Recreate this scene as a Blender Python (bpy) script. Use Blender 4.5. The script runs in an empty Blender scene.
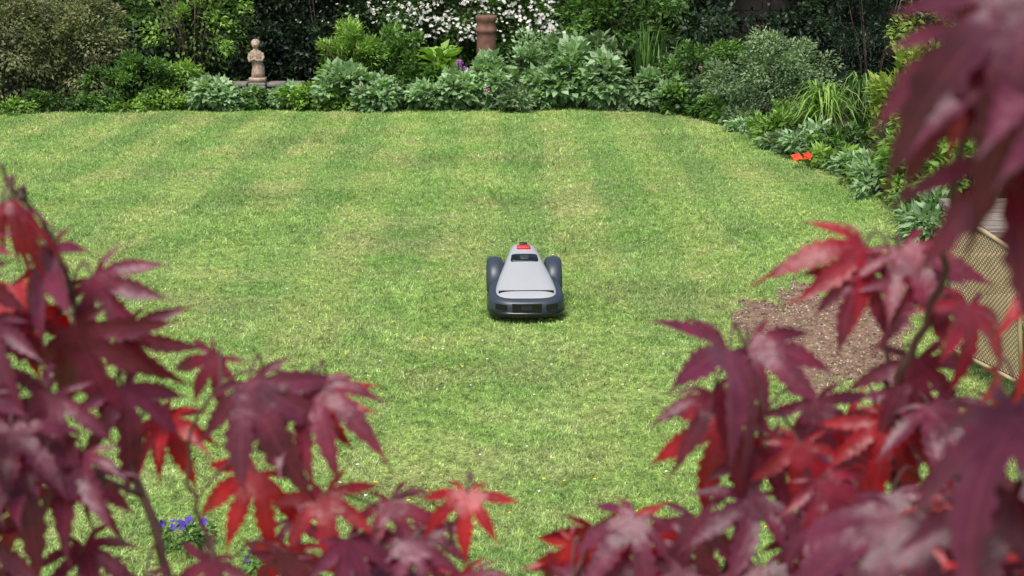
import bpy, math, random
import numpy as np
from mathutils import Vector, Matrix
random.seed(7); rs=np.random.RandomState(11)
S=bpy.context.scene
C=S.collection

# ------------------------------------------------------------------ helpers
def new_mesh_obj(name, V, F, mats=None, smooth=False, attrs=None, midx=None, parent=None):
    me=bpy.data.meshes.new(name)
    if isinstance(F,np.ndarray):
        V=np.asarray(V,dtype=np.float32); nf,k=F.shape
        me.vertices.add(len(V)); me.vertices.foreach_set("co",V.ravel())
        me.loops.add(nf*k); me.loops.foreach_set("vertex_index",F.ravel().astype(np.int32))
        me.polygons.add(nf); me.polygons.foreach_set("loop_start",(np.arange(nf)*k).astype(np.int32))
        me.update(calc_edges=True); me.validate()
    else:
        me.from_pydata([tuple(v) for v in V],[],F); me.update()
    for a,vals in (attrs or {}).items():
        at=me.attributes.new(a,'FLOAT','POINT'); at.data.foreach_set("value",np.asarray(vals,dtype=np.float32))
    if mats:
        for m in (mats if isinstance(mats,(list,tuple)) else [mats]): me.materials.append(m)
    if midx is not None: me.polygons.foreach_set("material_index",np.asarray(midx,dtype=np.int32))
    if smooth: me.polygons.foreach_set("use_smooth",np.ones(len(me.polygons),dtype=bool))
    ob=bpy.data.objects.new(name,me); C.objects.link(ob)
    if parent: ob.parent=parent
    return ob
def empty(name,loc=(0,0,0),rot=0):
    e=bpy.data.objects.new(name,None); e.location=loc; e.rotation_euler=(0,0,rot); C.objects.link(e); return e
def unit(a):
    return a/np.maximum(np.linalg.norm(a,axis=-1,keepdims=True),1e-9)

class MB:
    def __init__(s): s.V=[]; s.F=[]; s.A=[]; s.M=[]
    def add(s,V,F,a=0.5,m=0):
        o=len(s.V); s.V+= [tuple(v) for v in V]; s.F+=[tuple(i+o for i in f) for f in F]
        s.A+=[a]*len(V) if not hasattr(a,'__len__') else list(a); s.M+=[m]*len(F)
    def tube(s,P,R,n=6,a=0.5,m=0,cap=True):
        P=[Vector(p) for p in P]; V=[];F=[]
        if not hasattr(R,'__len__'): R=[R]*len(P)
        up=Vector((0.13,0.27,0.95))
        for i,p in enumerate(P):
            t=(P[min(i+1,len(P)-1)]-P[max(i-1,0)]).normalized()
            u=t.cross(up); 
            if u.length<.1: u=t.cross(Vector((1,0,0)))
            u.normalize(); w=t.cross(u)
            for k in range(n):
                c=2*math.pi*k/n; V.append(p+(u*math.cos(c)+w*math.sin(c))*R[i])
        for i in range(len(P)-1):
            for k in range(n):
                F.append((i*n+k,i*n+(k+1)%n,(i+1)*n+(k+1)%n,(i+1)*n+k))
        if cap: F.append(tuple(range(n))[::-1]); F.append(tuple((len(P)-1)*n+k for k in range(n)))
        s.add(V,F,a,m)
    def loft(s,rings,m=0,a=0.5,cap=True):
        n=len(rings[0]);V=[p for r in rings for p in r];F=[]
        for i in range(len(rings)-1):
            for k in range(n): F.append((i*n+k,i*n+(k+1)%n,(i+1)*n+(k+1)%n,(i+1)*n+k))
        if cap: F.append(tuple(range(n))[::-1]); F.append(tuple((len(rings)-1)*n+k for k in range(n)))
        s.add(V,F,a,m)
    def lathe(s,prof,c=(0,0,0),n=24,m=0,a=.5,sx=1,sy=1):
        s.loft([[(c[0]+r*sx*math.cos(2*math.pi*k/n),c[1]+r*sy*math.sin(2*math.pi*k/n),c[2]+z) for k in range(n)] for r,z in prof],m,a)
    def box(s,c,d,m=0,rot=0,a=.5):
        V=[];cr,sr=math.cos(rot),math.sin(rot)
        for x in(-1,1):
            for y in(-1,1):
                for z in(-1,1):
                    X,Y=x*d[0]/2,y*d[1]/2
                    V.append((c[0]+X*cr-Y*sr,c[1]+X*sr+Y*cr,c[2]+z*d[2]/2))
        s.add(V,[(0,1,3,2),(4,6,7,5),(0,4,5,1),(2,3,7,6),(0,2,6,4),(1,5,7,3)],a,m)
    def sphere(s,c,r,n=12,m=0,a=.5):
        if not hasattr(r,'__len__'): r=(r,r,r)
        rings=[]
        for i in range(1,n):
            t=math.pi*i/n
            rings.append([(c[0]+r[0]*math.sin(t)*math.cos(2*math.pi*k/(2*n)),c[1]+r[1]*math.sin(t)*math.sin(2*math.pi*k/(2*n)),c[2]-r[2]*math.cos(t)) for k in range(2*n)])
        s.loft(rings,m,a)
    def obj(s,name,mats,smooth=True,parent=None,bevel=0,subsurf=0,extra=None):
        at={'rnd':s.A}
        if extra: at.update(extra)
        o=new_mesh_obj(name,s.V,s.F,mats,smooth,at,s.M,parent)
        if bevel:
            b=o.modifiers.new('b','BEVEL'); b.width=bevel; b.segments=2; b.limit_method='ANGLE'
        if subsurf:
            b=o.modifiers.new('s','SUBSURF'); b.levels=subsurf; b.render_levels=subsurf
        return o

# ------------------------------------------------------------------ materials
def mat(name):
    m=bpy.data.materials.new(name); m.use_nodes=True; nt=m.node_tree
    return m,nt,nt.nodes,nt.links,nt.nodes['Principled BSDF']
def noise(nt,scale,detail=4,vec=None,rough=.6):
    n=nt.nodes.new('ShaderNodeTexNoise'); n.inputs['Scale'].default_value=scale; n.inputs['Detail'].default_value=detail; n.inputs['Roughness'].default_value=rough
    if vec is not None: nt.links.new(vec,n.inputs['Vector'])
    return n.outputs['Fac']
def ramp(nt,fac,stops):
    r=nt.nodes.new('ShaderNodeValToRGB'); e=r.color_ramp.elements
    while len(e)<len(stops): e.new(.5)
    for el,(p,c) in zip(e,stops):
        el.position=p; el.color=(c[0],c[1],c[2],1) if hasattr(c,'__len__') else (c,c,c,1)
    nt.links.new(fac,r.inputs['Fac']); return r.outputs['Color']
def mix(nt,fac,a,b,mode='MIX'):
    n=nt.nodes.new('ShaderNodeMix'); n.data_type='RGBA'; n.blend_type=mode
    for s,v in ((n.inputs['Factor'],fac),(n.inputs[6],a),(n.inputs[7],b)):
        if isinstance(v,bpy.types.NodeSocket): nt.links.new(v,s)
        elif hasattr(v,'__len__'): s.default_value=(v[0],v[1],v[2],1)
        else: s.default_value=v
    return n.outputs[2]
def math_(nt,op,a,b=0.0,c=None):
    n=nt.nodes.new('ShaderNodeMath'); n.operation=op
    for i,v in enumerate((a,b) if c is None else (a,b,c)):
        if isinstance(v,bpy.types.NodeSocket): nt.links.new(v,n.inputs[i])
        else: n.inputs[i].default_value=v
    return n.outputs[0]
def geo_pos(nt):
    return nt.nodes.new('ShaderNodeNewGeometry').outputs['Position']
def attr(nt,name):
    n=nt.nodes.new('ShaderNodeAttribute'); n.attribute_name=name; return n.outputs['Fac']
def bump(nt,h,strength,dist,bsdf):
    b=nt.nodes.new('ShaderNodeBump'); b.inputs['Strength'].default_value=strength; b.inputs['Distance'].default_value=dist
    nt.links.new(h,b.inputs['Height']); nt.links.new(b.outputs[0],bsdf.inputs['Normal'])
def simple(name,col,rough=.5,nscale=8,var=.25,metal=0,bmp=0,coat=0):
    m,nt,N,L,B=mat(name)
    v=noise(nt,nscale,5,geo_pos(nt))
    c=ramp(nt,v,[(.3,[x*(1-var) for x in col]),(.7,[min(1,x*(1+var)) for x in col])])
    L.new(c,B.inputs['Base Color']); B.inputs['Roughness'].default_value=rough; B.inputs['Metallic'].default_value=metal
    B.inputs['Coat Weight'].default_value=coat
    if bmp: bump(nt,noise(nt,nscale*4,6,geo_pos(nt)),bmp,.01,B)
    return m
def leafmat(name,stops,rough=.45,trans=.25,tcol=None):
    m,nt,N,L,B=mat(name)
    r=attr(nt,'rnd'); c=ramp(nt,r,stops)
    big=noise(nt,3.0,3,geo_pos(nt)); c=mix(nt,1.0,c,ramp(nt,big,[(.3,.72),(.7,1.2)]),'MULTIPLY')
    L.new(c,B.inputs['Base Color']); B.inputs['Roughness'].default_value=rough; B.inputs['Specular IOR Level'].default_value=.4
    t=N.new('ShaderNodeBsdfTranslucent')
    L.new(mix(nt,1.0,c,tcol or (1.3,1.5,.6),'MULTIPLY'),t.inputs['Color'])
    ms=N.new('ShaderNodeMixShader'); ms.inputs[0].default_value=trans
    L.new(B.outputs[0],ms.inputs[1]); L.new(t.outputs[0],ms.inputs[2]); L.new(ms.outputs[0],N['Material Output'].inputs['Surface'])
    return m

def lawn_color(nt):
    pos=geo_pos(nt); sp=nt.nodes.new('ShaderNodeSeparateXYZ'); nt.links.new(pos,sp.inputs[0]); X,Y=sp.outputs[0],sp.outputs[1]
    a=ramp(nt,noise(nt,1.1,5,pos),[(.32,(.38,.61,.17)),(.5,(.49,.70,.22)),(.68,(.60,.75,.28))])
    # dry / thatchy patches
    dry=ramp(nt,noise(nt,.6,6,pos,.72),[(.46,0),(.64,1)])
    a=mix(nt,math_(nt,'MULTIPLY',dry,.5),a,(.72,.66,.36))
    clov=ramp(nt,noise(nt,2.3,4,pos,.7),[(.55,0),(.63,1)])
    a=mix(nt,math_(nt,'MULTIPLY',clov,.5),a,(.30,.56,.13))
    fine=noise(nt,11,5,pos,.75); a=mix(nt,1.0,a,ramp(nt,fine,[(.32,.52),(.5,.96),(.68,1.35)]),'MULTIPLY')
    tuft=noise(nt,34,3,pos,.7); a=mix(nt,1.0,a,ramp(nt,tuft,[(.36,(.55,.55,.5)),(.6,(1.15,1.12,1.1))]),'MULTIPLY')
    # mowing bands, light and dark of leaning blades painted as colour: up-and-down (fade in with distance) and cross cuts
    wob=noise(nt,.35,2,pos)
    sx=math_(nt,'SINE',math_(nt,'MULTIPLY',math_(nt,'ADD',X,math_(nt,'MULTIPLY',wob,.3)),6.6))
    sx=ramp(nt,math_(nt,'MULTIPLY_ADD',sx,.5,.5),[(.3,0),(.7,1)])
    far=math_(nt,'MULTIPLY_ADD',math_(nt,'MINIMUM',math_(nt,'MAXIMUM',math_(nt,'DIVIDE',math_(nt,'SUBTRACT',Y,6),7.0),0),1),.7,.3)
    brk=ramp(nt,noise(nt,.6,3,pos),[(.36,.35),(.55,.9)])
    f=math_(nt,'MULTIPLY',math_(nt,'MULTIPLY',far,brk),sx)
    a=mix(nt,f,a,mix(nt,1.0,a,(.60,.75,.62),'MULTIPLY'))
    sy=math_(nt,'SINE',math_(nt,'MULTIPLY',math_(nt,'ADD',Y,wob),3.3)); sy=ramp(nt,math_(nt,'MULTIPLY_ADD',sy,.5,.5),[(.35,0),(.65,1)])
    brk2=ramp(nt,noise(nt,.3,3,pos),[(.42,0),(.6,1)])
    a=mix(nt,math_(nt,'MULTIPLY',math_(nt,'MULTIPLY',sy,brk2),.45),a,mix(nt,1.0,a,(.68,.76,.70),'MULTIPLY'))
    return a

def make_ground():
    m,nt,N,L,B=mat('lawn_turf'); c=lawn_color(nt)
    c=mix(nt,1.0,c,(.66,.64,.55),'MULTIPLY')
    L.new(c,B.inputs['Base Color']); B.inputs['Roughness'].default_value=.9; B.inputs['Specular IOR Level'].default_value=.2
    bump(nt,noise(nt,60,6,geo_pos(nt),.8),.8,.02,B)
    return m
def make_blade():
    m,nt,N,L,B=mat('grass_blade'); c=lawn_color(nt)
    r=attr(nt,'rnd')
    c=mix(nt,1.0,c,ramp(nt,r,[(0,(.5,.58,.45)),(.5,(1,1,1)),(.90,(1.25,1.2,1.2)),(.95,(1.4,1.25,1.7)),(1,(1.5,1.25,2.0))]),'MULTIPLY')
    L.new(c,B.inputs['Base Color']); B.inputs['Roughness'].default_value=.5; B.inputs['Specular IOR Level'].default_value=.4
    t=N.new('ShaderNodeBsdfTranslucent'); L.new(c,t.inputs['Color'])
    ms=N.new('ShaderNodeMixShader'); ms.inputs[0].default_value=.4
    L.new(B.outputs[0],ms.inputs[1]); L.new(t.outputs[0],ms.inputs[2]); L.new(ms.outputs[0],N['Material Output'].inputs['Surface'])
    return m
M_turf=make_ground(); M_blade=make_blade()

# ------------------------------------------------------------------ ground, beds
new_mesh_obj('lawn',[(-300,-300,0),(300,-300,0),(300,300,0),(-300,300,0)],[(0,1,2,3)],M_turf)

edge=[(-14,18.6),(-9,19.2),(-7.2,19.5),(-5.5,19.9),(-4.2,20.0),(-2.8,20.2),(-1.2,20.05),(.4,20.1),(1.6,20.0),(2.3,19.6),(2.75,18.7),(3.0,17.4),(3.15,16),(3.35,14.5),(3.45,12.8),(3.4,11.4),(3.6,10.4),(4.6,10.0),(6,10)]
def bed_x(y):   # right-hand lawn limit
    ys=[9.9,10.4,11.4,12.8,14.5,16,17.4,18.7,19.6,20]; xs=[4.4,3.6,3.4,3.45,3.35,3.15,3.0,2.75,2.3,1.6]
    return np.interp(y,ys,xs)
def bed_y(x):
    return np.interp(x,[-14,-9,-7.2,-5.5,-4.2,-2.8,-1.2,.4,1.6,2.3,2.6],[18.6,19.2,19.5,19.9,20.0,20.2,20.05,20.1,20.0,19.6,19])
M_soil=simple('soil',(.04,.028,.018),.95,14,.5,bmp=.9)
V=[];F=[]
E=[]
for i in range(len(edge)-1):
    for k in range(6):
        t=k/6; E.append((edge[i][0]*(1-t)+edge[i+1][0]*t+random.uniform(-.02,.02),edge[i][1]*(1-t)+edge[i+1][1]*t+random.uniform(-.02,.02)))
E.append(edge[-1])
n=len(E)
outer=[]
for (x,y) in E:
    d=Vector((x-(-2),y-8)).normalized(); outer.append((x+d.x*14,y+d.y*14))
V=[(x,y,-.02) for x,y in E]+[(x+(.06 if x>2 else 0),y+.06,.03) for x,y in E]+[(x,y,.06) for x,y in outer]
for i in range(n-1):
    F.append((i,i+1,n+i+1,n+i)); F.append((n+i,n+i+1,2*n+i+1,2*n+i))
new_mesh_obj('flower_bed_soil',V,F,M_soil)

# ------------------------------------------------------------------ grass blades (one mesh)
PC=(1.96,8.62); PR=(.44,1.32)
def patch_r(a): return 1+.2*np.sin(2*a+1)+.16*np.sin(5*a+.5)+.1*np.sin(11*a)+.06*np.sin(23*a)
def patch_mask(x,y):
    a=np.arctan2((y-PC[1])/PR[1],(x-PC[0])/PR[0]); r=np.hypot((x-PC[0])/PR[0],(y-PC[1])/PR[1])
    return r<patch_r(a)
def blades(n,y0,y1,ln,wd):
    y=rs.uniform(y0,y1,n); half=.40*y+.7
    x=rs.uniform(-1,1,n)*half
    keep=(x<bed_x(y)+.06+rs.normal(0,.04,n))&(y<bed_y(x)+.06+rs.normal(0,.05,n))
    pm=patch_mask(x+rs.normal(0,.04,n),y+rs.normal(0,.07,n)); tuf=(np.sin(x*19+np.sin(y*13))*np.sin(y*14+np.sin(x*11)))>.65
    keep&=~(pm&(rs.rand(n)<np.where(tuf,.7,.97)))
    thin=(np.sin(x*5.1+2*np.sin(y*2.3))*np.sin(y*4.3+1.7*np.sin(x*3.1)))>.72
    keep&=~(thin&(rs.rand(n)<.45))
    x=x[keep];y=y[keep];n=len(x)
    pl=.85+.25*np.sin(x*2.1+np.sin(y*1.7))*np.sin(y*1.3+x)+.25*np.sin(x*17+np.sin(y*9)*2)*np.sin(y*15+np.sin(x*11)*2)
    l=ln*rs.uniform(.6,1.35,n)*pl; w=wd*rs.uniform(.6,1.3,n)
    az=rs.uniform(0,2*np.pi,n); tilt=np.clip(rs.normal(.95,.38,n),.05,1.45)
    stripe=np.where(np.sin((x+.15)*6.6)>0,1,-1)
    dx=np.cos(az)*np.sin(tilt); dy=np.sin(az)*np.sin(tilt)+.3*stripe; dz=np.cos(tilt)+.1
    D=unit(np.stack([dx,dy,dz],1)); 
    sd=unit(np.stack([-D[:,1]+rs.normal(0,.3,n),D[:,0]+rs.normal(0,.3,n),rs.normal(0,.2,n)],1))
    P=np.stack([x,y,np.full(n,.002)],1)
    V=np.empty((n,3,3)); V[:,0]=P-sd*w[:,None]/2; V[:,1]=P+sd*w[:,None]/2; V[:,2]=P+D*l[:,None]
    return V.reshape(-1,3),np.repeat(rs.rand(n),3)
parts=[blades(200000,4.3,7.5,.030,.0055),blades(190000,7.5,11,.032,.007),blades(150000,11,15.5,.035,.010),blades(120000,15.5,20.5,.04,.013)]
V=np.concatenate([p[0] for p in parts]); A=np.concatenate([p[1] for p in parts])
new_mesh_obj('lawn_grass',V,np.arange(len(V)).reshape(-1,3),M_blade,attrs={'rnd':A})

# bare soil patch with clods and stones
M_bare=simple('bare_soil',(.21,.13,.085),.95,18,.55,bmp=.9)
K=96;V=[(PC[0],PC[1],.008)]
for k in range(K):
    a=2*math.pi*k/K; r=float(patch_r(a))+random.uniform(-.05,.05)
    V.append((PC[0]+PR[0]*r*math.cos(a),PC[1]+PR[1]*r*math.sin(a),.004))
new_mesh_obj('bare_soil_patch',V,[(0,1+k,1+(k+1)%K) for k in range(K)],M_bare)
mb=MB()
M_peb=leafmat('pebbles',[(0,(.08,.045,.03)),(.6,(.24,.15,.10)),(1,(.46,.38,.31))],.9,0)
for i in range(1800):
    a=random.uniform(0,6.283); r=math.sqrt(random.random())*float(patch_r(a))
    x=PC[0]+PR[0]*r*math.cos(a); y=PC[1]+PR[1]*r*math.sin(a); s=random.uniform(.004,.014)
    V=[(x+s*random.uniform(.6,1.2)*dx,y+s*random.uniform(.6,1.2)*dy,.008+s*dz*.8) for dx,dy,dz in((1,0,0),(0,1,0),(-1,0,0),(0,-1,0),(0,0,1))]
    mb.add(V,[(0,1,4),(1,2,4),(2,3,4),(3,0,4)],random.random())
mb.obj('soil_pebbles',M_peb,smooth=False)

M_yel=simple('yellow_petals',(.75,.6,.04),.6); M_wh=simple('daisy_petals',(.8,.8,.76),.6)
def specks(name,m,num,s0,s1):
    mb=MB()
    for i in range(num):
        y=random.uniform(5,13); x=random.uniform(-.3,.34)*y if random.random()<.5 else random.gauss(.3,.9)
        if x>bed_x(y): continue
        s=random.uniform(s0,s1)
        mb.add([(x+s*math.cos(k*1.0472),y+s*math.sin(k*1.0472),.032+.3*s*(k%2)) for k in range(6)],[(0,1,2,3,4,5)])
    mb.obj(name,m,smooth=False)
specks('buttercup_flowers',M_yel,170,.006,.010); specks('daisy_flowers',M_wh,110,.005,.009)

# ------------------------------------------------------------------ leaf clouds
def leaf_arrays(P,D,Nn,L,W,rnd,fold=.12,droop=.12):
    D=unit(D); side=unit(np.cross(D,Nn)); Nn=unit(np.cross(side,D)); n=len(P)
    L=L[:,None];W=W[:,None]; mid=P+D*L*.45
    V=np.empty((n,4,3)); V[:,0]=P; V[:,1]=mid+side*W/2+Nn*W*fold; V[:,2]=P+D*L-Nn*L*droop; V[:,3]=mid-side*W/2+Nn*W*fold
    F=np.array([[0,1,2],[0,2,3]])[None]+(np.arange(n)*4)[:,None,None]
    return V.reshape(-1,3),F.reshape(-1,3),np.repeat(rnd,4)
def join(name,parts,m,parent=None):
    V=[];F=[];A=[];o=0
    for v,f,a in parts: V.append(v);F.append(f+o);A.append(a);o+=len(v)
    return new_mesh_obj(name,np.concatenate(V),np.concatenate(F),m,attrs={'rnd':np.concatenate(A)},parent=parent)
def shrub_part(c,r,n,L,W,clumps=22,cs=.33,z0=0,upright=0,core=.3):
    c=np.array(c,float); r=np.array(r,float)
    d=unit(rs.normal(size=(clumps,3))); d[:,1]-=.25; d=unit(d); d[:,2]=np.where(d[:,2]<-.75,-d[:,2],d[:,2])
    cc=c+d*r*rs.uniform(.5,1.15,(clumps,1)); cr=cs*r.mean()*rs.uniform(.55,1.4,clumps); cv=rs.uniform(0,1,clumps)
    k=rs.randint(0,clumps,n); u=unit(rs.normal(size=(n,3))); rad=rs.rand(n)**.45
    P=cc[k]+u*(cr[k]*rad)[:,None]*np.array([1,1,.8])
    incore=rs.rand(n)<core
    P[incore]=(c+unit(rs.normal(size=(n,3)))*r*(rs.rand(n,1)**.4)*.95)[incore]
    P[:,2]=np.where(P[:,2]<z0+.02,z0+.02+rs.rand(n)*.15*r[2],P[:,2])
    out=unit(P-c)
    D=out*.7+u*.5+rs.normal(0,.4,(n,3)); D[:,2]+=upright-.15
    Nn=out*.5+rs.normal(0,.4,(n,3)); Nn[:,2]+=.9
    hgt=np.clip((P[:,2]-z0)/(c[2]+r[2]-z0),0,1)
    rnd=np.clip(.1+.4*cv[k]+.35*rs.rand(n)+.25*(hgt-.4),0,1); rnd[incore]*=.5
    return leaf_arrays(P,D,Nn,L*rs.uniform(.6,1.3,n),W*rs.uniform(.6,1.3,n),rnd)
def shrub(name,x,y,rx,ry,h,n,L,W,m,clumps=22,cs=.33,upright=0,stems=5):
    e=empty(name,(0,0,0))
    p=shrub_part((x,y,h*.46),(rx,ry,h*.54),n,L,W,clumps,cs,0,upright)
    join('foliage',[p],m,e)
    if stems:
        mb=MB()
        for i in range(stems):
            a=random.uniform(0,6.28); q=random.uniform(.3,.85)
            mb.tube([(x+.08*math.cos(a),y+.08*math.sin(a),-.02),(x+.4*q*rx*math.cos(a),y+.4*q*ry*math.sin(a),h*.4),(x+q*rx*math.cos(a),y+q*ry*math.sin(a),h*.85)],[.018,.012,.005])
        mb.obj('stems',M_bark,parent=e)
    return e
def petals(name,pts,size,m,k=5,parent=None,face=(0,-.6,.7),jit=.5):
    n=len(pts);P=np.repeat(np.array(pts,float),k,0)
    f=unit(np.array(face)+rs.normal(0,jit,(n,3))); a=unit(np.cross(f,rs.normal(size=(n,3)))); b=np.cross(f,a)
    th=np.tile(np.arange(k)*2*np.pi/k,n)
    A=np.repeat(a,k,0);Bb=np.repeat(b,k,0);Fc=np.repeat(f,k,0)
    D=A*np.cos(th)[:,None]+Bb*np.sin(th)[:,None]+Fc*.25
    sz=np.repeat(size*rs.uniform(.7,1.3,n),k)
    p=leaf_arrays(P,D,Fc,sz,sz*.85,rs.rand(n*k)); return join(name,[p],m,parent)
def blades_plant(name,x,y,n,h,spread,w,m,arch=.5,parent=None):
    V=[];F=[];A=[]
    for i in range(n):
        a=random.uniform(0,6.283); hh=h*random.uniform(.6,1.1); sp=spread*random.uniform(.3,1.1); ww=w*random.uniform(.7,1.2)
        bx=x+random.gauss(0,.06);by=y+random.gauss(0,.06); o=len(V); r=random.random(); sa=a+math.pi/2
        for j in range(6):
            t=j/5; rad=sp*(t**1.6); z=hh*(math.sin(t*math.pi*.5*(1+arch*.7)) if arch>0 else t); wd=ww*(1-t**2.5)*.5+.001
            cx,cy=bx+rad*math.cos(a),by+rad*math.sin(a)
            V+=[(cx+wd*math.cos(sa),cy+wd*math.sin(sa),z),(cx-wd*math.cos(sa),cy-wd*math.sin(sa),z)]; A+=[r,r]
        for j in range(5): F.append((o+2*j,o+2*j+1,o+2*j+3,o+2*j+2))
    return new_mesh_obj(name,V,F,m,True,{'rnd':A},parent=parent)

M_bark=simple('bark',(.10,.07,.05),.9,30,.4,bmp=.6)
G_mid=leafmat('leaves_mid',[(0,(.015,.035,.01)),(.5,(.085,.18,.035)),(1,(.24,.42,.10))])
G_bright=leafmat('leaves_bright',[(0,(.04,.08,.015)),(.5,(.20,.36,.06)),(1,(.42,.60,.15))])
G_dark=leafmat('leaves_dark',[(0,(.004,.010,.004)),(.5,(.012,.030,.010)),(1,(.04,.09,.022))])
G_silver=leafmat('leaves_silver',[(0,(.07,.12,.045)),(.5,(.26,.41,.19)),(1,(.50,.64,.42))],.6)
G_olive=leafmat('leaves_olive_pink',[(0,(.05,.055,.025)),(.4,(.17,.20,.08)),(.75,(.31,.30,.16)),(1,(.48,.33,.24))],.55)
G_grey=leafmat('leaves_greygreen',[(0,(.03,.06,.025)),(.5,(.17,.26,.12)),(1,(.36,.47,.26))],.6)
G_lime=leafmat('leaves_lime',[(0,(.10,.15,.02)),(.5,(.30,.40,.07)),(1,(.56,.60,.20))])
M_white=leafmat('white_petals',[(0,(.6,.6,.52)),(1,(.85,.84,.78))],.6,.2,(1,1,1))
M_purple=leafmat('purple_petals',[(0,(.22,.05,.28)),(1,(.5,.18,.55))],.6,.2,(1,1,1))
M_violet=leafmat('violet_petals',[(0,(.06,.03,.35)),(1,(.22,.12,.65))],.6,.2,(1,1,1))
M_pink=leafmat('pink_petals',[(0,(.5,.1,.3)),(1,(.75,.35,.5))],.6,.2,(1,1,1))
M_redp=leafmat('poppy_petals',[(0,(.75,.05,.015)),(1,(.9,.12,.03))],.6,.3,(1,1,1))

# low broad-leaved weeds in the turf
parts=[]
for i in range(75):
    y=random.uniform(5.0,13.5); x=random.uniform(-.36,.36)*y
    if x>bed_x(y)-.2 or bool(patch_mask(np.array([x]),np.array([y]))[0]): continue
    q=random.randint(25,80); r_=random.uniform(.05,.16)
    P=np.stack([rs.normal(x,r_,q),rs.normal(y,r_*1.2,q),rs.uniform(.012,.03,q)],1)
    D=rs.normal(0,1,(q,3)); D[:,2]=np.abs(D[:,2])*.25; Nn=rs.normal(0,.3,(q,3)); Nn[:,2]+=1
    parts.append(leaf_arrays(P,D,Nn,rs.uniform(.010,.024,q),rs.uniform(.008,.016,q),rs.uniform(.45,.9,q)))
join('lawn_weeds',parts,G_bright)

# fence
M_fence=simple('fence_wood',(.035,.026,.02),.85,3,.4,bmp=.4)
mb=MB()
for i in range(11):
    mb.box((0,22.9,.09+i*.17),(24,.02,.16),0)
mb.box((0,22.96,1.0),(24,.03,2.0),0)  # added backing sheet, stops light leaking through the slat gaps
for i in range(13): mb.box((-12+i*2,22.84,1.0),(.1,.09,2.0),0)
mb.obj('garden_fence',M_fence,smooth=False)
mb=MB()
for i in range(11): mb.box((6.9,14.5,.09+i*.17),(.02,16.6,.16),0)
mb.box((6.96,14.5,1.0),(.03,16.6,2.0),0)  # added backing here too, closes the side slats against light
for i in range(9): mb.box((6.84,6.5+i*2,1.0),(.09,.1,2.0),0)
mb.obj('garden_fence',M_fence,smooth=False)

# tall continuous hedge masses behind the beds
def hedge(x0,x1,y,h,n,m,L=.085,W=.055,dens=9,z0=0.0,gap=None,name='hedge'):
    clumps=int((x1-x0)*h*dens); cx=rs.uniform(x0,x1,clumps); cz=rs.uniform(.1,h,clumps); cy=y+rs.normal(0,.18,clumps); cv=rs.rand(clumps); cr=rs.uniform(.14,.34,clumps)
    k=rs.randint(0,clumps,n); u=unit(rs.normal(size=(n,3))); rad=rs.rand(n)**.5
    P=np.stack([cx[k],cy[k],cz[k]],1)+u*(cr[k]*rad)[:,None]; P[:,2]=np.abs(P[:,2])+z0
    D=u*.6+rs.normal(0,.4,(n,3)); D[:,1]-=.3; D[:,2]-=.25
    Nn=rs.normal(0,.45,(n,3)); Nn[:,2]+=.6; Nn[:,1]-=.6
    rnd=np.clip(.05+.55*cv[k]*rs.uniform(.6,1.2,n)+.3*rs.rand(n),0,1)
    if gap is not None:
        q=~((P[:,0]>gap[0])&(P[:,0]<gap[1])&(P[:,2]>gap[2])&(rs.rand(n)<.85)); P,D,Nn,rnd=P[q],D[q],Nn[q],rnd[q]; n=len(P)
    return join(name,[leaf_arrays(P,D,Nn,L*rs.uniform(.6,1.3,n),W*rs.uniform(.6,1.3,n),rnd)],m)
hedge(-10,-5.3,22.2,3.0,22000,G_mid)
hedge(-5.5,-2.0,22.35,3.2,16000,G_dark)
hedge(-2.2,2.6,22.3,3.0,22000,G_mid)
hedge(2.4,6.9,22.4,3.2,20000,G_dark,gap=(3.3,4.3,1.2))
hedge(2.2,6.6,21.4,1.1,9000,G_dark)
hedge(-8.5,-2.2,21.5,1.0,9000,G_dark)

# left
shrub('weigela_shrub',-7.1,20.2,.95,.75,1.8,11000,.06,.035,G_olive,50,.25)
shrub('weigela_shrub',-6.15,20.5,.75,.6,1.75,8500,.06,.035,G_olive,40,.25)
shrub('leafy_perennial',-5.6,20.15,.55,.35,.55,3000,.07,.03,G_mid,18)
shrub('leafy_perennial',-5.15,20.2,.5,.35,.72,3200,.08,.035,G_mid,16)
shrub('leafy_perennial',-4.7,20.45,.45,.4,.62,2600,.08,.035,G_bright,16)
shrub('rose_bush',-4.75,21.3,.9,.45,2.1,3400,.075,.045,G_bright,30,.22,stems=14)
shrub('ivy_shrub',-2.85,21.5,.55,.45,2.3,6000,.06,.05,G_dark,24)
shrub('groundcover_plant',-4.15,19.95,.42,.3,.38,1700,.095,.07,G_silver,12)
shrub('groundcover_plant',-3.6,20.05,.35,.22,.24,1300,.06,.05,G_mid,12)
shrub('groundcover_plant',-3.15,20.1,.35,.25,.3,1500,.08,.06,G_silver,12)
shrub('fern_shrub',-2.3,20.75,.55,.4,1.05,4200,.09,.025,G_bright,20,.3,.3)
shrub('fern_shrub',-1.85,20.9,.4,.35,1.0,2800,.09,.03,G_mid,16,.3,.3)
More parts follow.
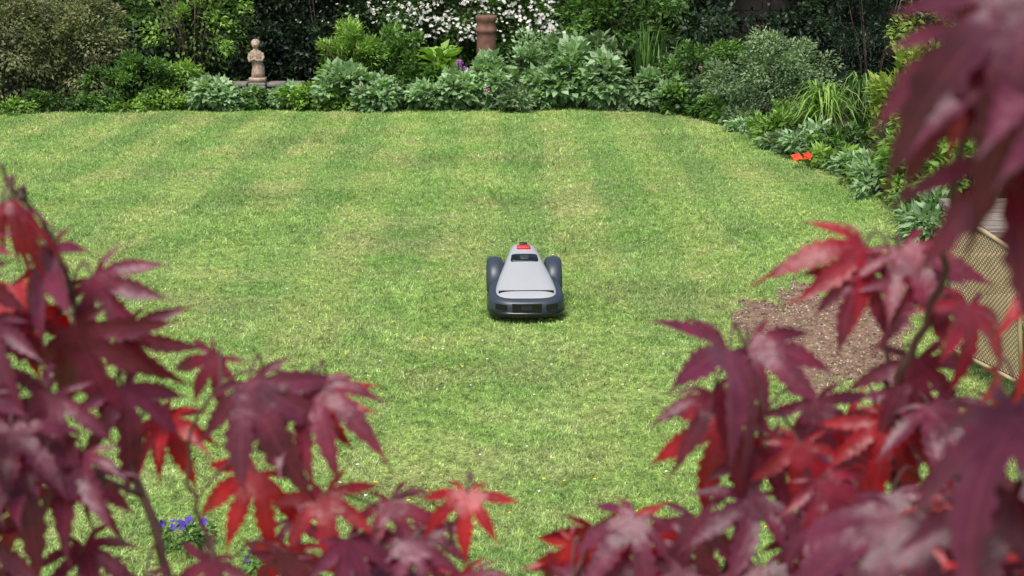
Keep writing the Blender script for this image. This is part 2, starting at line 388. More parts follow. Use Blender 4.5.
for i,(x,h,mm,L,W,dy) in enumerate([(-2.7,.36,G_bright,.08,.06,-.1),(-2.3,.52,G_silver,.11,.085,0),(-1.85,.38,G_silver,.09,.07,-.22),(-1.4,.58,G_mid,.09,.055,.1),(-1.15,.32,G_silver,.09,.07,-.15),(-.7,.44,G_silver,.11,.09,-.05),(-.3,.62,G_silver,.12,.09,.05),(.05,.34,G_grey,.08,.035,-.2),(.5,.42,G_silver,.09,.07,0),(.85,.80,G_silver,.15,.11,.1),(1.3,.70,G_silver,.13,.10,0),(1.65,.42,G_grey,.07,.035,-.15),(1.95,.44,G_silver,.10,.08,0),(2.3,.36,G_mid,.08,.055,-.05)]):
    yy=20.12 if x<1.8 else (19.92 if x<2.1 else 19.62)
    shrub('geranium_plant',x,yy+dy,random.uniform(.3,.5),.32,h,1900,L,W,mm,14,.38,.1,stems=0)
shrub('leafy_perennial',-1.5,20.7,.55,.35,.9,3000,.08,.04,G_mid,16,.33,.2)
shrub('leafy_perennial',.3,20.8,.5,.35,.92,3000,.08,.04,G_silver,16,.33,.2)
shrub('leafy_perennial',1.1,20.7,.5,.3,1.0,2600,.13,.07,G_grey,16,.33,.1)
def hosta(x,y,h,n,m,L=.26,W=.13):
    P=[];D=[];Nn=[];e=empty('hosta_plant')
    for i in range(n):
        a=random.uniform(0,6.283);r=random.uniform(.03,.18);z=h*random.uniform(.4,.88)
        P.append((x+r*math.cos(a),y+r*math.sin(a),z));D.append((math.cos(a)*.8,math.sin(a)*.8,.7+random.uniform(-.3,.4)));Nn.append((math.cos(a)*-.6,math.sin(a)*-.6,1))
    P=np.array(P);v,f,ar=leaf_arrays(P,np.array(D),np.array(Nn),np.full(n,L)*rs.uniform(.7,1.2,n),np.full(n,W)*rs.uniform(.8,1.2,n),rs.uniform(.3,1,n),.2,.3)
    join('leaves',[(v,f,ar)],m,e); mb=MB()
    for p in P: mb.tube([(x,y,0),tuple(p)],[.006,.004],4)
    mb.obj('stalks',m,parent=e)
hosta(-1.02,20.3,.86,56,G_bright)
shrub('white_rose_climber',-.9,21.7,1.15,.45,2.4,9000,.065,.042,G_mid,34,.26)
e=bpy.data.objects['white_rose_climber']
pts=[]
cl=[(random.uniform(-1.9,.75),random.uniform(.85,2.2)) for _ in range(60)]
for i in range(1000):
    c=random.choice(cl); x=c[0]+random.gauss(0,.12); z=c[1]+random.gauss(0,.1)
    if z>.85: pts.append((x,21.15+random.gauss(0,.12),z))
petals('blossoms',pts,.03,M_white,5,e)
shrub('white_rose_climber',-2.1,21.9,.8,.4,2.5,4200,.065,.042,G_mid,26,.26)
petals('blossoms',[(random.gauss(-2.1,.4),21.45+random.gauss(0,.1),random.uniform(1.1,2.2)) for _ in range(280)],.028,M_white,5,bpy.data.objects['white_rose_climber.001'])
shrub('laurel_shrub',1.3,21.6,.95,.5,2.2,5200,.1,.05,G_mid,28,.28)
shrub('leafy_shrub',.35,21.55,.55,.4,1.7,3500,.075,.045,G_mid,20)
def strap(name,x,y,n,h,sp,w,m,arch): 
    return blades_plant(name,x,y,n,h,sp,w,m,arch)
strap('iris_plant',1.95,20.8,60,1.1,.28,.035,G_mid,0)
strap('iris_plant',2.15,20.9,40,1.0,.35,.035,G_mid,0)
strap('iris_plant',.65,21.0,30,.85,.2,.03,G_mid,0)
shrub('leafy_perennial',2.45,20.2,.5,.4,.75,3000,.07,.04,G_mid,16)
shrub('leafy_perennial',2.85,19.5,.45,.4,.6,3000,.065,.045,G_grey,16)
shrub('leafy_perennial',2.75,19.0,.3,.3,.3,1400,.06,.04,G_mid,12)
shrub('grey_shrub',3.45,18.5,.75,.6,1.1,11000,.05,.028,G_grey,44,.24)
shrub('grey_shrub',3.0,20.6,.6,.4,.95,3800,.06,.035,G_mid,22)
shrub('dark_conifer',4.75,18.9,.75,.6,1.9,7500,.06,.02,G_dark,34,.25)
strap('daylily_plant',3.6,16.4,190,.70,.6,.024,G_bright,.8)
strap('daylily_plant',4.15,16.9,120,.75,.5,.022,G_mid,.8)
shrub('leafy_perennial',3.35,17.3,.35,.3,.35,1800,.06,.035,G_mid,12)
shrub('leafy_perennial',3.6,15.4,.35,.35,.4,1700,.07,.04,G_mid,12)
shrub('variegated_shrub',4.1,14.3,.5,.5,1.3,3400,.11,.045,G_lime,24,.28,.3)
shrub('lime_shrub',5.2,16.6,.85,.6,2.6,4500,.085,.04,G_lime,24,.26)
shrub('leafy_perennial',3.85,13.2,.4,.4,.6,2200,.10,.045,G_bright,14)
shrub('leafy_perennial',3.85,12.0,.45,.4,.8,2200,.12,.055,G_bright,14)
shrub('leafy_perennial',4.7,12.6,.6,.6,1.3,3500,.1,.05,G_mid,20)
shrub('leafy_perennial',4.3,11.0,.6,.45,.8,3000,.09,.05,G_mid,18)
shrub('leafy_shrub',5.6,13.8,.7,.7,2.0,5000,.09,.05,G_mid,26)
# low plants spilling over the bed edge
y=10.7
while y<19.4:
    x=float(bed_x(y))+random.uniform(.04,.22)
    shrub('edging_plant',x,y,random.uniform(.18,.36),random.uniform(.25,.38),random.uniform(.12,.36),900,random.choice([.05,.08,.11]),.04,random.choice([G_mid,G_bright,G_grey,G_silver]),10,.38,.1,stems=0)
    y+=random.uniform(.4,.65)
x=-9.0
while x<-4.5:
    shrub('edging_plant',x,float(bed_y(x))+random.uniform(-.12,.15),random.uniform(.25,.4),.22,random.uniform(.14,.34),1000,.06,.035,random.choice([G_mid,G_olive,G_bright]),10,.38,.1,stems=0)
    x+=random.uniform(.45,.6)
# poppies
def poppy(x,y,h,s):
    e=empty('poppy_flower'); mb=MB(); mb.tube([(x+.05,y,0),(x+.02,y,h*.6),(x,y,h)],.004,5); mb.obj('stem',G_mid,parent=e)
    petals('petals',[(x,y,h)],s,M_redp,5,e,(0,-.7,.6),.1)
    petals('petals',[(x,y,h+.004)],s*.8,M_redp,4,e,(0,-.5,.8),.1)
poppy(3.02,14.95,.11,.075); poppy(3.12,14.9,.14,.05); poppy(4.45,15.9,.62,.05); poppy(3.72,12.6,.5,.04)
def flowerhead(name,x,y,z,r,m,n=60):
    e=empty(name); mb=MB(); mb.tube([(x,y,0),(x,y,z)],.005,5); mb.obj('stem',G_mid,parent=e)
    u=unit(rs.normal(size=(n,3)))*r
    petals('florets',[(x+a,y+b,z+c) for a,b,c in u],r*.35,m,5,e)
flowerhead('allium_flower',-.73,19.95,.64,.045,M_purple); flowerhead('allium_flower',-.66,20.0,.55,.04,M_purple)
for x,z in ((-2.1,.34),(-1.7,.27),(-2.05,.26),(2.35,.34),(2.6,.6),(2.7,.52),(-.35,.3)):
    flowerhead('geranium_flower',x,19.65,z,.036,M_pink,16)
e=empty('viola_plant')
join('leaves',[shrub_part((-1.36,5.45,.05),(.14,.1,.06),260,.035,.02,8,.4,0),shrub_part((-.97,5.18,.05),(.12,.1,.06),220,.035,.02,8,.4,0)],G_mid,e)
petals('blossoms',[(random.gauss(-1.36,.05),random.gauss(5.43,.03),random.uniform(.09,.14)) for _ in range(9)]+[(random.gauss(-.97,.05),random.gauss(5.2,.03),random.uniform(.08,.12)) for _ in range(6)],.02,M_violet,5,e)

# ------------------------------------------------------------------ rockery stones, statue, chimney pot
M_stoned=simple('dark_stone',(.18,.165,.145),.95,9,.4,bmp=.8)
mb=MB()
for i in range(9):
    x=-4.3+i*.17+random.uniform(-.02,.02)
    mb.box((x,20.4+random.uniform(-.04,.04),.13+random.uniform(-.02,.02)),(.155,.22,.24),0,random.uniform(-.15,.15))
for i in range(5): mb.box((-4.2+i*.27,20.6+random.uniform(-.03,.03),.285),(.25,.3,.06),0,random.uniform(-.1,.1))
mb.obj('stone_rockery',M_stoned,smooth=False,bevel=.02)
e=empty('garden_statue',(-3.66,20.6,.318)); e.scale=(1.15,1.1,1.05); mb=MB()
mb.box((0,0,.03),(.2,.18,.06)); 
def ring(z,cx,cy,rx,ry,n=20,fold=0): return [(cx+rx*math.cos(2*math.pi*k/n)*(1+fold*math.cos(7*2*math.pi*k/n)),cy+ry*math.sin(2*math.pi*k/n)*(1+fold*math.cos(7*2*math.pi*k/n)),z) for k in range(n)]
mb.loft([ring(.055,.0,0,.08,.07,20,.08),ring(.12,.005,0,.078,.066,20,.09),ring(.2,.01,0,.072,.06,20,.08),ring(.27,.0,0,.068,.056,20,.04),ring(.33,-.008,0,.078,.056),ring(.385,-.012,0,.084,.054),ring(.415,-.012,0,.066,.045),ring(.432,-.012,0,.036,.034),ring(.46,-.012,-.003,.032,.032)])
mb.sphere((-.012,-.008,.505),(.05,.054,.058),10); mb.sphere((-.012,.016,.525),(.06,.058,.054),10); mb.sphere((-.012,.045,.55),(.028,.028,.028),8)
mb.tube([(-.012,-.055,.515),(-.012,-.066,.498)],[.005,.009],6)
mb.tube([(-.085,0,.39),(-.098,-.02,.33),(-.085,-.05,.285),(-.03,-.075,.31),(.0,-.072,.33)],[.022,.02,.018,.015,.016],8)
mb.tube([(.062,0,.39),(.078,-.02,.33),(.068,-.05,.28),(.02,-.078,.295),(-.015,-.078,.31)],[.022,.02,.018,.015,.016],8)
M_statue=simple('statue_stone',(.38,.28,.21),.9,25,.5,bmp=.6)
mb.obj('figure',M_statue,parent=e)
M_terra=simple('terracotta',(.17,.08,.055),.85,10,.4,bmp=.4)
mb=MB()
mb.lathe([(.165,0),(.17,.06),(.165,.1),(.15,.13),(.145,.3),(.142,.6),(.138,.95),(.137,1.0),(.155,1.02),(.155,1.06),(.138,1.08),(.136,1.16),(.15,1.18),(.155,1.22),(.15,1.25),(.125,1.25),(.12,1.1)],(-.37,20.75,0),32)
mb.obj('chimney_pot_planter',M_terra)

# ------------------------------------------------------------------ robot mower
M_sil=simple('mower_shell_grey',(.37,.38,.385),.35,5,.03,coat=.3)
M_dk=simple('mower_dark_grey',(.035,.044,.062),.4,20,.05)
M_blk=simple('mower_black',(.008,.008,.009),.22,20,.05)
M_rub=simple('rubber',(.02,.02,.022),.85,40,.2,bmp=.3)
M_red=simple('mower_red',(.55,.03,.03),.4,8,.05)
MW=empty('robot_lawn_mower',(.085,9.27,-.004),math.radians(1.5)); MW.scale=(1.0,1.17,1.2)
half=[(0,-.365),(.08,-.362),(.15,-.35),(.205,-.32),(.24,-.275),(.252,-.22),(.250,-.14),(.238,-.05),(.22,.03),(.205,.12),(.19,.22),(.15,.28),(.09,.312),(0,.32)]
out=[(x,y) for x,y in half]+[(-x,y) for x,y in half[-2:0:-1]]
def layer(s,z,tilt=0): return [(x*s,-.02+(y+.02)*s,z+tilt*(y+.3)) for x,y in out]
mb=MB(); mb.loft([layer(.9,.035),layer(.975,.045),layer(1,.065),layer(1.0,.105),layer(.985,.122,.05),layer(.94,.138,.10),layer(.86,.15,.16)])
mb.obj('chassis',M_dk,parent=MW,subsurf=2)
mb=MB(); mb.loft([layer(1.008,.036),layer(1.022,.046),layer(1.022,.07),layer(1.008,.078)]); mb.obj('bumper_strip',M_blk,parent=MW,subsurf=1)
secs=[(-.325,.10,.128),(-.318,.155,.138),(-.29,.195,.155),(-.24,.210,.174),(-.15,.200,.207),(-.05,.178,.24),(.05,.152,.27),(.14,.128,.296),(.21,.112,.312),(.26,.100,.318),(.295,.085,.308),(.312,.06,.28)]
rings=[]
for y,w,zt in secs:
    zb=.10+max(0,(y+.3))*.12; r=[]
    for k in range(25):
        t=math.pi*k/24; c,s_=math.cos(t),math.sin(t)
        r.append((w*math.copysign(abs(c)**.55,c),y,zb+(zt-zb)*abs(s_)**.5))
    r+= [(-w*.5,y,zb-.01),(w*.5,y,zb-.01)]
    rings.append(r)
mb=MB(); mb.loft(rings); mb.obj('top_shell',M_sil,parent=MW,subsurf=1)
def topz(y): 
    return np.interp(y,[s[0] for s in secs],[s[2] for s in secs])
def plate(name,m,y0,y1,w,th=.006,wt=None,n=4,off=.002,xo=0):
    wt=wt or w; pts=[]
    rr=.35
    for k in range(32):
        t=2*math.pi*k/32; c,s_=math.cos(t),math.sin(t)
        px=math.copysign(abs(c)**rr,c); py=math.copysign(abs(s_)**rr,s_)
        yy=(y0+y1)/2+py*(y1-y0)/2; ww=w+(wt-w)*(py*.5+.5); pts.append((px*ww/2,yy))
    R=[]
    for s,dz in ((1,-.02),(1,th*.6),(.94,th)):
        R.append([(xo+x*s,(y0+y1)/2+(y-(y0+y1)/2)*s,float(topz(y))+dz+off) for x,y in pts])
    mb=MB(); mb.loft(R); return mb.obj(name,m,parent=MW)
plate('display_window',M_blk,.03,.105,.19,.004,.17)
plate('display_screen',simple('screen',(.03,.045,.045),.3),.045,.085,.06,.003,None,4,.006)
plate('stop_button',M_red,.170,.205,.095,.010,.09)
plate('keypad',M_blk,.235,.258,.055,.006,.05)
plate('shell_seam',M_blk,-.262,-.256,.36,.001,.36,off=.0)
def front(w,z0,z1,name,m,xo=0,push=.0):
    n=12
    def fy(x): 
        hx=[h[0] for h in half[:6]];hy=[h[1] for h in half[:6]]; return float(np.interp(abs(x),hx,hy))
    Vv=[];Ff=[]
    for i in range(n+1):
        x=xo-w/2+w*i/n; y=fy(x)-.004-push
        Vv+=[(x,y,z0),(x,y,z1),(x,y+.03,z1),(x,y+.03,z0)]
    for i in range(n):
        for k in range(4): Ff.append((4*i+k,4*i+(k+1)%4,4*i+4+(k+1)%4,4*i+4+k))
    Ff+= [(0,1,2,3),(4*n+3,4*n+2,4*n+1,4*n)]
    b=MB(); b.add(Vv,Ff); return b.obj(name,m,parent=MW,smooth=False)
front(.19,.078,.118,'camera_window',M_blk)
front(.07,.086,.110,'sensor_lens',simple('lens',(.02,.02,.03),.1),0,.003)
front(.075,.085,.112,'vent',M_blk,.165); front(.075,.085,.112,'vent',M_blk,-.165)
for sx in(-1,1):
    mb=MB(); cx=sx*.198
    prof=[]
    for xx,rr in ((-.058,.09),(-.055,.122),(-.042,.136),(-.015,.142),(.015,.142),(.042,.136),(.055,.122),(.058,.09)):
        prof.append([(cx+xx,.13+rr*1.05*math.cos(math.pi*(k/20*1.15-.075)),.125+rr*math.sin(math.pi*(k/20*1.15-.075))) for k in range(21)]+[(cx+xx,.13-.02,.10),(cx+xx,.13+.02,.10)])
    mb.loft(prof); mb.obj('wheel_fender',M_dk,parent=MW)
    mb=MB(); 
    W=[(-.045,.06),(-.045,.108),(-.035,.118),(.035,.118),(.045,.108),(.045,.06)]
    mb.loft([[(cx+sx*.006+xx,.13+rr*math.cos(2*math.pi*k/32),.118+rr*math.sin(2*math.pi*k/32)) for k in range(32)] for xx,rr in W])
    for k in range(20):
        a=2*math.pi*k/20; mb.tube([(cx-.034,.13+.118*math.cos(a),.118+.118*math.sin(a)),(cx+.04,.13+.118*math.cos(a+.12),.118+.118*math.sin(a+.12))],.006,4)
    mb.obj('rear_wheel',M_rub,parent=MW)
    mb=MB(); mb.tube([(sx*.14-.02,-.22,.042),(sx*.14+.02,-.22,.042)],.042,16); mb.obj('front_caster',M_rub,parent=MW)
    mb=MB(); mb.tube([(sx*(w-.004),y,.115+max(0,y+.3)*.14) for y,w,zt in secs[2:10]],.007,6); mb.obj('side_trim',M_blk,parent=MW)

# ------------------------------------------------------------------ table and mesh chair
m,nt,N,L,B=mat('weathered_wood'); 
mp=N.new('ShaderNodeMapping'); mp.inputs['Scale'].default_value=(2,30,30); L.new(geo_pos(nt),mp.inputs[0])
gr=noise(nt,1.5,6,mp.outputs[0],.7); L.new(ramp(nt,gr,[(.3,(.06,.04,.03)),(.5,(.18,.14,.11)),(.7,(.40,.35,.30))]),B.inputs['Base Color']); B.inputs['Roughness'].default_value=.9; bump(nt,gr,.7,.01,B); M_wood=m
T=empty('garden_table',(3.5,8.78,0)); mb=MB()
for i in range(6): mb.box((0,-.44+i*.177,.72+random.uniform(-.003,.003)),(1.35+random.uniform(-.05,.03),.165,.05),0,random.uniform(-.01,.01))
mb.obj('top_planks',M_wood,smooth=False,parent=T,bevel=.008)
mb=MB(); 
for x in(-.55,.55):
    for y in(-.4,.4): mb.box((x,y,.345),(.09,.09,.69))
    mb.box((x,0,.63),(.06,.7,.09))
mb.obj('legs',M_wood,smooth=False,parent=T,bevel=.006)
M_mesh=simple('beige_mesh',(.42,.31,.18),.55,15,.15)
CH=empty('mesh_garden_chair',(2.63,7.62,0),math.atan2(.265,.964))
mb=MB(); h=.32
def bx(z): return -.06*(z-.4)/.5
mb.tube([(bx(.1)+.02,-h,.0),(bx(.4),-h,.4),(bx(.78),-h,.78),(bx(.84),-h+.07,.84),(bx(.89),0,.885),(bx(.9),h-.07,.9),(bx(.86),h,.86),(bx(.4),h,.4),(bx(.1)+.02,h,.0)],.012,8)
mb.tube([(.5,-h,0),(.5,-h,.62),(.46,-h,.65),(bx(.66),-h,.67)],.013,8); mb.tube([(.5,h,0),(.5,h,.62),(.46,h,.65),(bx(.66),h,.67)],.013,8)
mb.tube([(.5,-h,.42),(.5,h,.42)],.011,8); mb.tube([(0.0,-h,.12),(0.0,h,.12)],.011,8)
mb.obj('frame',M_mesh,parent=CH)
mb=MB(); sp=.030
def lattice(f,a0,a1,b0,b1,sp,r):
    A=a1-a0;Bq=b1-b0;k=-Bq
    while k<A:
        s0=max(0,-k);s1=min(Bq,A-k)
        if s1-s0>.01:
            mb.tube([f(a0+k+s0,b0+s0),f(a0+k+s1,b0+s1)],r,4,cap=False)
            mb.tube([f(a1-k-s0,b0+s0),f(a1-k-s1,b0+s1)],r,4,cap=False)
        k+=sp
lattice(lambda a,b:(bx(b),a,.12+(b-.12)*(1-.03*(h-a)/h)),-h,h,.12,.88,sp,.005)
lattice(lambda a,b:(a,b,.42),0,.5,-h,h,sp,.005)
for s in(-1,1): lattice(lambda a,b:(a,s*h,b),.0,.5,.42,.64,sp,.005)
mb.obj('mesh_panels',M_mesh,smooth=False,parent=CH)

# ------------------------------------------------------------------ japanese maple
m,nt,N,L,B=mat('maple_leaf'); 
r=attr(nt,'rnd'); v=attr(nt,'vein')
c=ramp(nt,r,[(0,(.085,.014,.036)),(.35,(.135,.020,.050)),(.62,(.17,.016,.040)),(.8,(.26,.008,.016)),(1,(.38,.010,.014))])  # mauve stops paint the sky's reflection into the leaf base colour
c=mix(nt,1.0,c,ramp(nt,noise(nt,60,5,geo_pos(nt)),[(.3,.55),(.7,1.4)]),'MULTIPLY')
c=mix(nt,math_(nt,'MULTIPLY',ramp(nt,v,[(.0,1),(.10,0)]),.35),c,(.38,.10,.13))
L.new(c,B.inputs['Base Color']); B.inputs['Roughness'].default_value=.38; B.inputs['Specular IOR Level'].default_value=.6
B.inputs['Sheen Weight'].default_value=.18; B.inputs['Sheen Tint'].default_value=(.9,.6,.8,1)
bump(nt,noise(nt,180,4,geo_pos(nt)),.5,.002,B)
t=N.new('ShaderNodeBsdfTranslucent'); L.new(mix(nt,1.0,c,(2.8,.35,.35),'MULTIPLY'),t.inputs['Color'])
ms=N.new('ShaderNodeMixShader'); ms.inputs[0].default_value=.36
L.new(B.outputs[0],ms.inputs[1]); L.new(t.outputs[0],ms.inputs[2]); L.new(ms.outputs[0],N['Material Output'].inputs['Surface'])
M_maple=m
M_twig=simple('maple_twig',(.09,.035,.035),.6,40,.35)
LV=[];LF=[];LA=[];LW=[]
rl=random.Random(5)
def maple_leaf(p,size,roll,rnd,nrm=(0,-.75,.62),jit=.30,curl=None):
    N_=(Vector(nrm)+Vector((rl.gauss(0,jit),rl.gauss(0,jit),rl.gauss(0,jit)))).normalized()
    rr=math.radians(roll); D=Vector((math.sin(rr),-.25,-math.cos(rr))); D=(D-N_*D.dot(N_)).normalized(); Sd=N_.cross(D)
    curl=rl.uniform(.12,.62) if curl is None else curl
    lobes=[(-126,.40),(-84,.70),(-42,.90),(0,1.0),(42,.92),(84,.72),(126,.42)]
    sq=rl.uniform(.78,1.04)
    lobes=[(math.radians(a*sq+rl.uniform(-6,6)),l*rl.uniform(.85,1.1)) for a,l in lobes]
    P=Vector(p)
    cu=[rl.uniform(-.2,.4)+curl for _ in lobes]
    def put(a,rad,cr,vein,bend=0,up=0):
        z=-cr*rad*rad+up; 
        q=P+(D*math.cos(a+bend)*rad+Sd*math.sin(a+bend)*rad+N_*z)*size
        LV.append(q);LA.append(rnd);LW.append(vein);return len(LV)-1
    c0=put(0,0,0,0,0,.0)
    sn=[]
    for i in range(len(lobes)+1):
        if i==0: a=lobes[0][0]-.3; rr_=.10
        elif i==len(lobes): a=lobes[-1][0]+.3; rr_=.10
        else: a=(lobes[i-1][0]+lobes[i][0])/2; rr_=.25*min(lobes[i-1][1],lobes[i][1])+.05
        sn.append(put(a,rr_,curl,.9,0,.02))
    for i,(a,l) in enumerate(lobes):
        ts=[.30,.40,.46,.52,.58,.64,.70,.76,.82,.88,.94]; bend=rl.uniform(-.2,.2)
        ws=[0,.118,.134,.144,.144,.134,.120,.10,.08,.057,.032]
        prevM=put(a,.30*l,cu[i],0); LF.append((c0,sn[i],prevM)); LF.append((c0,prevM,sn[i+1]))
        pl,pr=sn[i],sn[i+1]
        for j in range(1,len(ts)):
            t=ts[j]; w=ws[j]*(1.16 if j%2 else .82)*(.55+.45*l)
            bb=bend*(t-.3)
            mm=put(a,t*l,cu[i],0,bb)
            ang=math.atan2(w*l,t*l); rad=math.hypot(w*l,t*l)
            zz=.035*(1-t)+.28*w
            l_=put(a-ang,rad,cu[i],1,bb,zz); r_=put(a+ang,rad,cu[i],1,bb,zz)
            LF.append((pl,l_,mm,prevM)); LF.append((prevM,mm,r_,pr)); pl,pr,prevM=l_,r_,mm
        tp=put(a,1.1*l,cu[i]*1.1,.3,bend)
        LF.append((pl,tp,prevM)); LF.append((prevM,tp,pr))
    return P
br=[
 ([(0,.62,-.02),(.0,.60,.6),(-.02,.62,1.2),(.0,.62,1.55)],[.035,.03,.026,.022]),
 ([(0,.62,1.55),(-.09,.66,1.85),(-.17,.70,2.08),(-.20,.72,2.2),(-.225,.73,2.28),(-.24,.72,2.345),(-.262,.71,2.385)],[.016,.010,.0032,.0024,.0019,.0014,.001]),
 ([(0,.62,1.55),(.10,.64,1.85),(.185,.68,2.08),(.205,.70,2.17),(.198,.70,2.255),(.205,.67,2.32),(.195,.62,2.39),(.185,.56,2.46),(.175,.48,2.54)],[.017,.010,.004,.003,.0025,.0021,.0018,.0016,.0012]),
 ([(-.09,.66,1.85),(-.13,.70,2.06),(-.165,.72,2.17),(-.175,.72,2.22),(-.15,.72,2.268),(-.10,.72,2.268)],[.008,.004,.0013,.0011,.0009,.0007]),
 ([(-.03,.64,1.7),(-.05,.69,2.0),(-.06,.71,2.12),(-.035,.71,2.18),(-.02,.71,2.205)],[.009,.005,.0022,.0014,.0009]),
 ([(.06,.64,1.75),(.07,.70,2.05),(.12,.72,2.17),(.135,.73,2.24),(.12,.71,2.292)],[.008,.005,.0022,.0016,.001]),
 ([(.203,.70,2.2),(.24,.66,2.27),(.262,.62,2.33)],[.0022,.0015,.001]),
 ([(.198,.70,2.25),(.19,.7,2.3),(.195,.70,2.335)],[.0018,.0014,.001]),
 ([(-.20,.72,2.2),(-.25,.70,2.24),(-.27,.68,2.30)],[.0018,.0014,.001]),
 ([(-.17,.70,2.08),(-.22,.68,2.14),(-.27,.66,2.17)],[.003,.002,.001]),
 ([(.10,.64,1.85),(.04,.70,2.08),(.035,.70,2.16)],[.005,.003,.0015]),
 ([(.10,.64,1.85),(.19,.52,2.05),(.20,.45,2.2),(.175,.43,2.31)],[.006,.003,.002,.0012]),
]
mb=MB(); samples=[]
def smoothpts(P,k=6):
    P=[Vector(p) for p in P]; o=[]
    for i in range(len(P)-1):
        a=P[max(i-1,0)];b=P[i];c_=P[i+1];d=P[min(i+2,len(P)-1)]
        for j in range(k):
            t=j/k; o.append(.5*((2*b)+(c_-a)*t+(2*a-5*b+4*c_-d)*t*t+(3*b-a-3*c_+d)*t**3))
    o.append(P[-1]); return o
for P,R in br:
    q=smoothpts(P); rr=list(np.interp(np.linspace(0,len(P)-1,len(q)),range(len(P)),R)); q=[a+Vector((rl.gauss(0,.0012),rl.gauss(0,.0012),0)) for a in q]
    mb.tube(q,rr,8); samples+= [v for v in q if v.z>1.9]
def attach(p,size):
    P=Vector(p); b=min(samples,key=lambda s:(s-P).length+max(0,s.z-P.z)*.5)
    mid=(P+b)/2+Vector((0,.006,.01)); q=smoothpts([b,mid,P],4); mb.tube(q,[.0008]*len(q),5,cap=False)
H=[
 (-270,346,.70,32,40,.7),(-276,336,.68,44,20,.35),(-240,336,.72,50,15,.3),(-222,320,.73,48,35,.35),(-276,302,.70,56,30,.3),
 (-262,308,.69,56,-15,.3),(-228,298,.71,62,20,.4),(-205,290,.73,42,35,.35),(-268,272,.66,64,10,.25),(-238,264,.70,52,-25,.35),(-208,262,.72,50,15,.3),
 (-250,240,.67,54,20,.32),(-222,236,.69,46,0,.38),(-252,216,.70,44,-20,.8),(-268,204,.66,50,20,.3),(-226,212,.72,38,30,.3),
 (-188,238,.74,40,-15,.95),(-198,234,.75,36,40,.85),(-136,272,.70,60,24,.36),(-158,276,.73,34,-45,.6),(-103,266,.71,46,25,.5),(-110,250,.74,38,70,.85),(-126,250,.72,44,10,.4),
 (-137,214,.72,48,-25,.95),(-100,206,.71,42,10,.85),(-66,198,.72,36,20,.6),(-24,206,.71,34,-5,.95),(-228,180,.70,42,20,.4),
 (-276,184,.66,48,10,.25),(-88,184,.70,46,20,.3),(-52,178,.71,38,-20,.35),(-120,176,.70,42,-10,.4),(-195,164,.69,40,0,.3),(-20,164,.70,34,30,.5),(-160,172,.70,34,-20,.4),
 (110,291,.69,72,-36,.34),(124,288,.71,42,48,.36),(104,266,.70,46,15,.5),(116,242,.72,48,-30,.85),(134,230,.71,46,20,.3),(66,196,.70,44,-30,.35),(36,176,.71,34,-20,.9),(98,196,.70,50,10,.35),
 (128,208,.70,48,-20,.35),(160,222,.69,44,25,.6),(180,342,.71,48,-50,.8),(196,342,.70,46,20,.6),(178,330,.70,40,-20,.4),(206,328,.70,46,10,.4),(252,344,.64,52,8,.92),(226,318,.68,44,-10,.75),
 (208,284,.70,50,5,.35),(214,262,.69,50,20,.35),(196,250,.70,46,-20,.8),(236,290,.66,46,20,.85),
 (168,280,.46,46,-6,.25),(158,352,.42,54,-5,.3),(162,322,.43,60,12,.22),(132,305,.45,54,-10,.28),(168,340,.45,52,25,.3),
 (160,204,.68,50,0,.35),(205,210,.62,56,-10,.35),(180,186,.62,52,-20,.3),(130,176,.68,50,10,.4),(90,168,.70,46,-10,.5),(55,166,.70,42,15,.35),(228,226,.66,48,-10,.75),(188,226,.66,46,15,.4),(150,238,.70,38,-10,.8),(60,182,.72,36,40,.85),
 (136,484,.38,58,-12,.2),(144,468,.39,52,10,.18),(129,472,.40,42,-30,.25),(148,450,.38,48,-5,.28),(136,496,.40,50,20,.6),(143,436,.40,44,0,.3),(150,482,.42,52,20,.2),(152,462,.44,46,30,.7),
]
for x,z,y,s,ro,tone in H:
    p=(x/1000,y,2+z/1000); maple_leaf(p,s/1000,ro,min(1,max(0,tone+rl.uniform(-.06,.06)))); attach(p,s/1000)
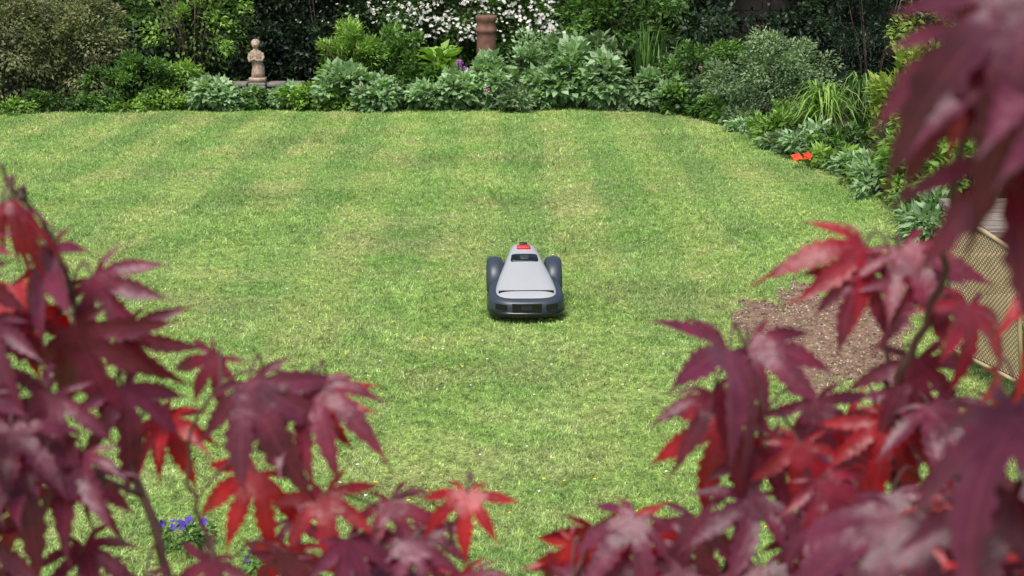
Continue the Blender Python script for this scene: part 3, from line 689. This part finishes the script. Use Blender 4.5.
# young, still folded leaves at the shoot tip
for x,z,ro,cl in ((-.252,2.366,10,2.0),(-.256,2.364,-60,2.4),(-.249,2.362,70,2.4),(-.253,2.360,150,2.0),(-.252,2.364,200,2.2)):
    maple_leaf((x,.70,z),.019,ro,.75,(0,-.5,.85),.1,cl); attach((x,.70,z),.017)
def fill(n,x0,x1,y0,y1,z0,z1,s0=.034,s1=.05):
    for i in range(n):
        p=(rl.uniform(x0,x1),rl.uniform(y0,y1),rl.uniform(z0,z1)); s=rl.uniform(s0,s1)
        maple_leaf(p,s,rl.gauss(0,35),rl.choice([.15,.25,.3,.35,.4,.7,.85,.95])*rl.uniform(.9,1.1),jit=.4); attach(p,s)
fill(32,.16,.30,.60,.84,2.12,2.245,.036,.054); fill(8,-.30,-.22,.66,.80,2.22,2.33,.04,.055); fill(18,.02,.18,.66,.82,2.10,2.165,.036,.052); fill(20,-.27,-.0,.66,.82,2.09,2.15)
fill(70,-.45,.45,.45,1.0,1.7,2.07)
MP=empty('japanese_maple')
o=new_mesh_obj('leaves',LV,LF,M_maple,True,{'rnd':LA,'vein':LW},parent=MP)
mb.obj('branches',M_twig,parent=MP)

# ------------------------------------------------------------------ light, world, camera
w=bpy.data.worlds.new("World"); S.world=w; w.use_nodes=True; nt=w.node_tree
sky=nt.nodes.new('ShaderNodeTexSky'); sky.sky_type='NISHITA'; sky.sun_disc=False
el=math.radians(60); az=math.radians(200)
sky.sun_elevation=el; sky.sun_rotation=az; sky.air_density=1.0; sky.dust_density=3.0
bg=nt.nodes['Background']; nt.links.new(sky.outputs[0],bg.inputs['Color']); bg.inputs['Strength'].default_value=.15
sd=bpy.data.lights.new('sun','SUN'); sd.energy=3.9; sd.angle=math.radians(26); sd.color=(1,.955,.90)
so=bpy.data.objects.new('sun',sd); C.objects.link(so)
dirv=Vector((math.sin(az)*math.cos(el),math.cos(az)*math.cos(el),math.sin(el)))
so.rotation_euler=dirv.to_track_quat('Z','Y').to_euler(); so.location=dirv*30
cam=bpy.data.cameras.new('camera'); co=bpy.data.objects.new('camera',cam); C.objects.link(co)
co.location=(0,0,2.5); co.rotation_euler=(math.radians(90-14.3),0,0); cam.lens=50; cam.sensor_width=36; cam.clip_start=.05; cam.clip_end=1000
cam.dof.use_dof=True; cam.dof.focus_distance=9.3; cam.dof.aperture_fstop=15
S.camera=co
S.view_settings.view_transform='Standard'; S.view_settings.look='None'; S.view_settings.exposure=0
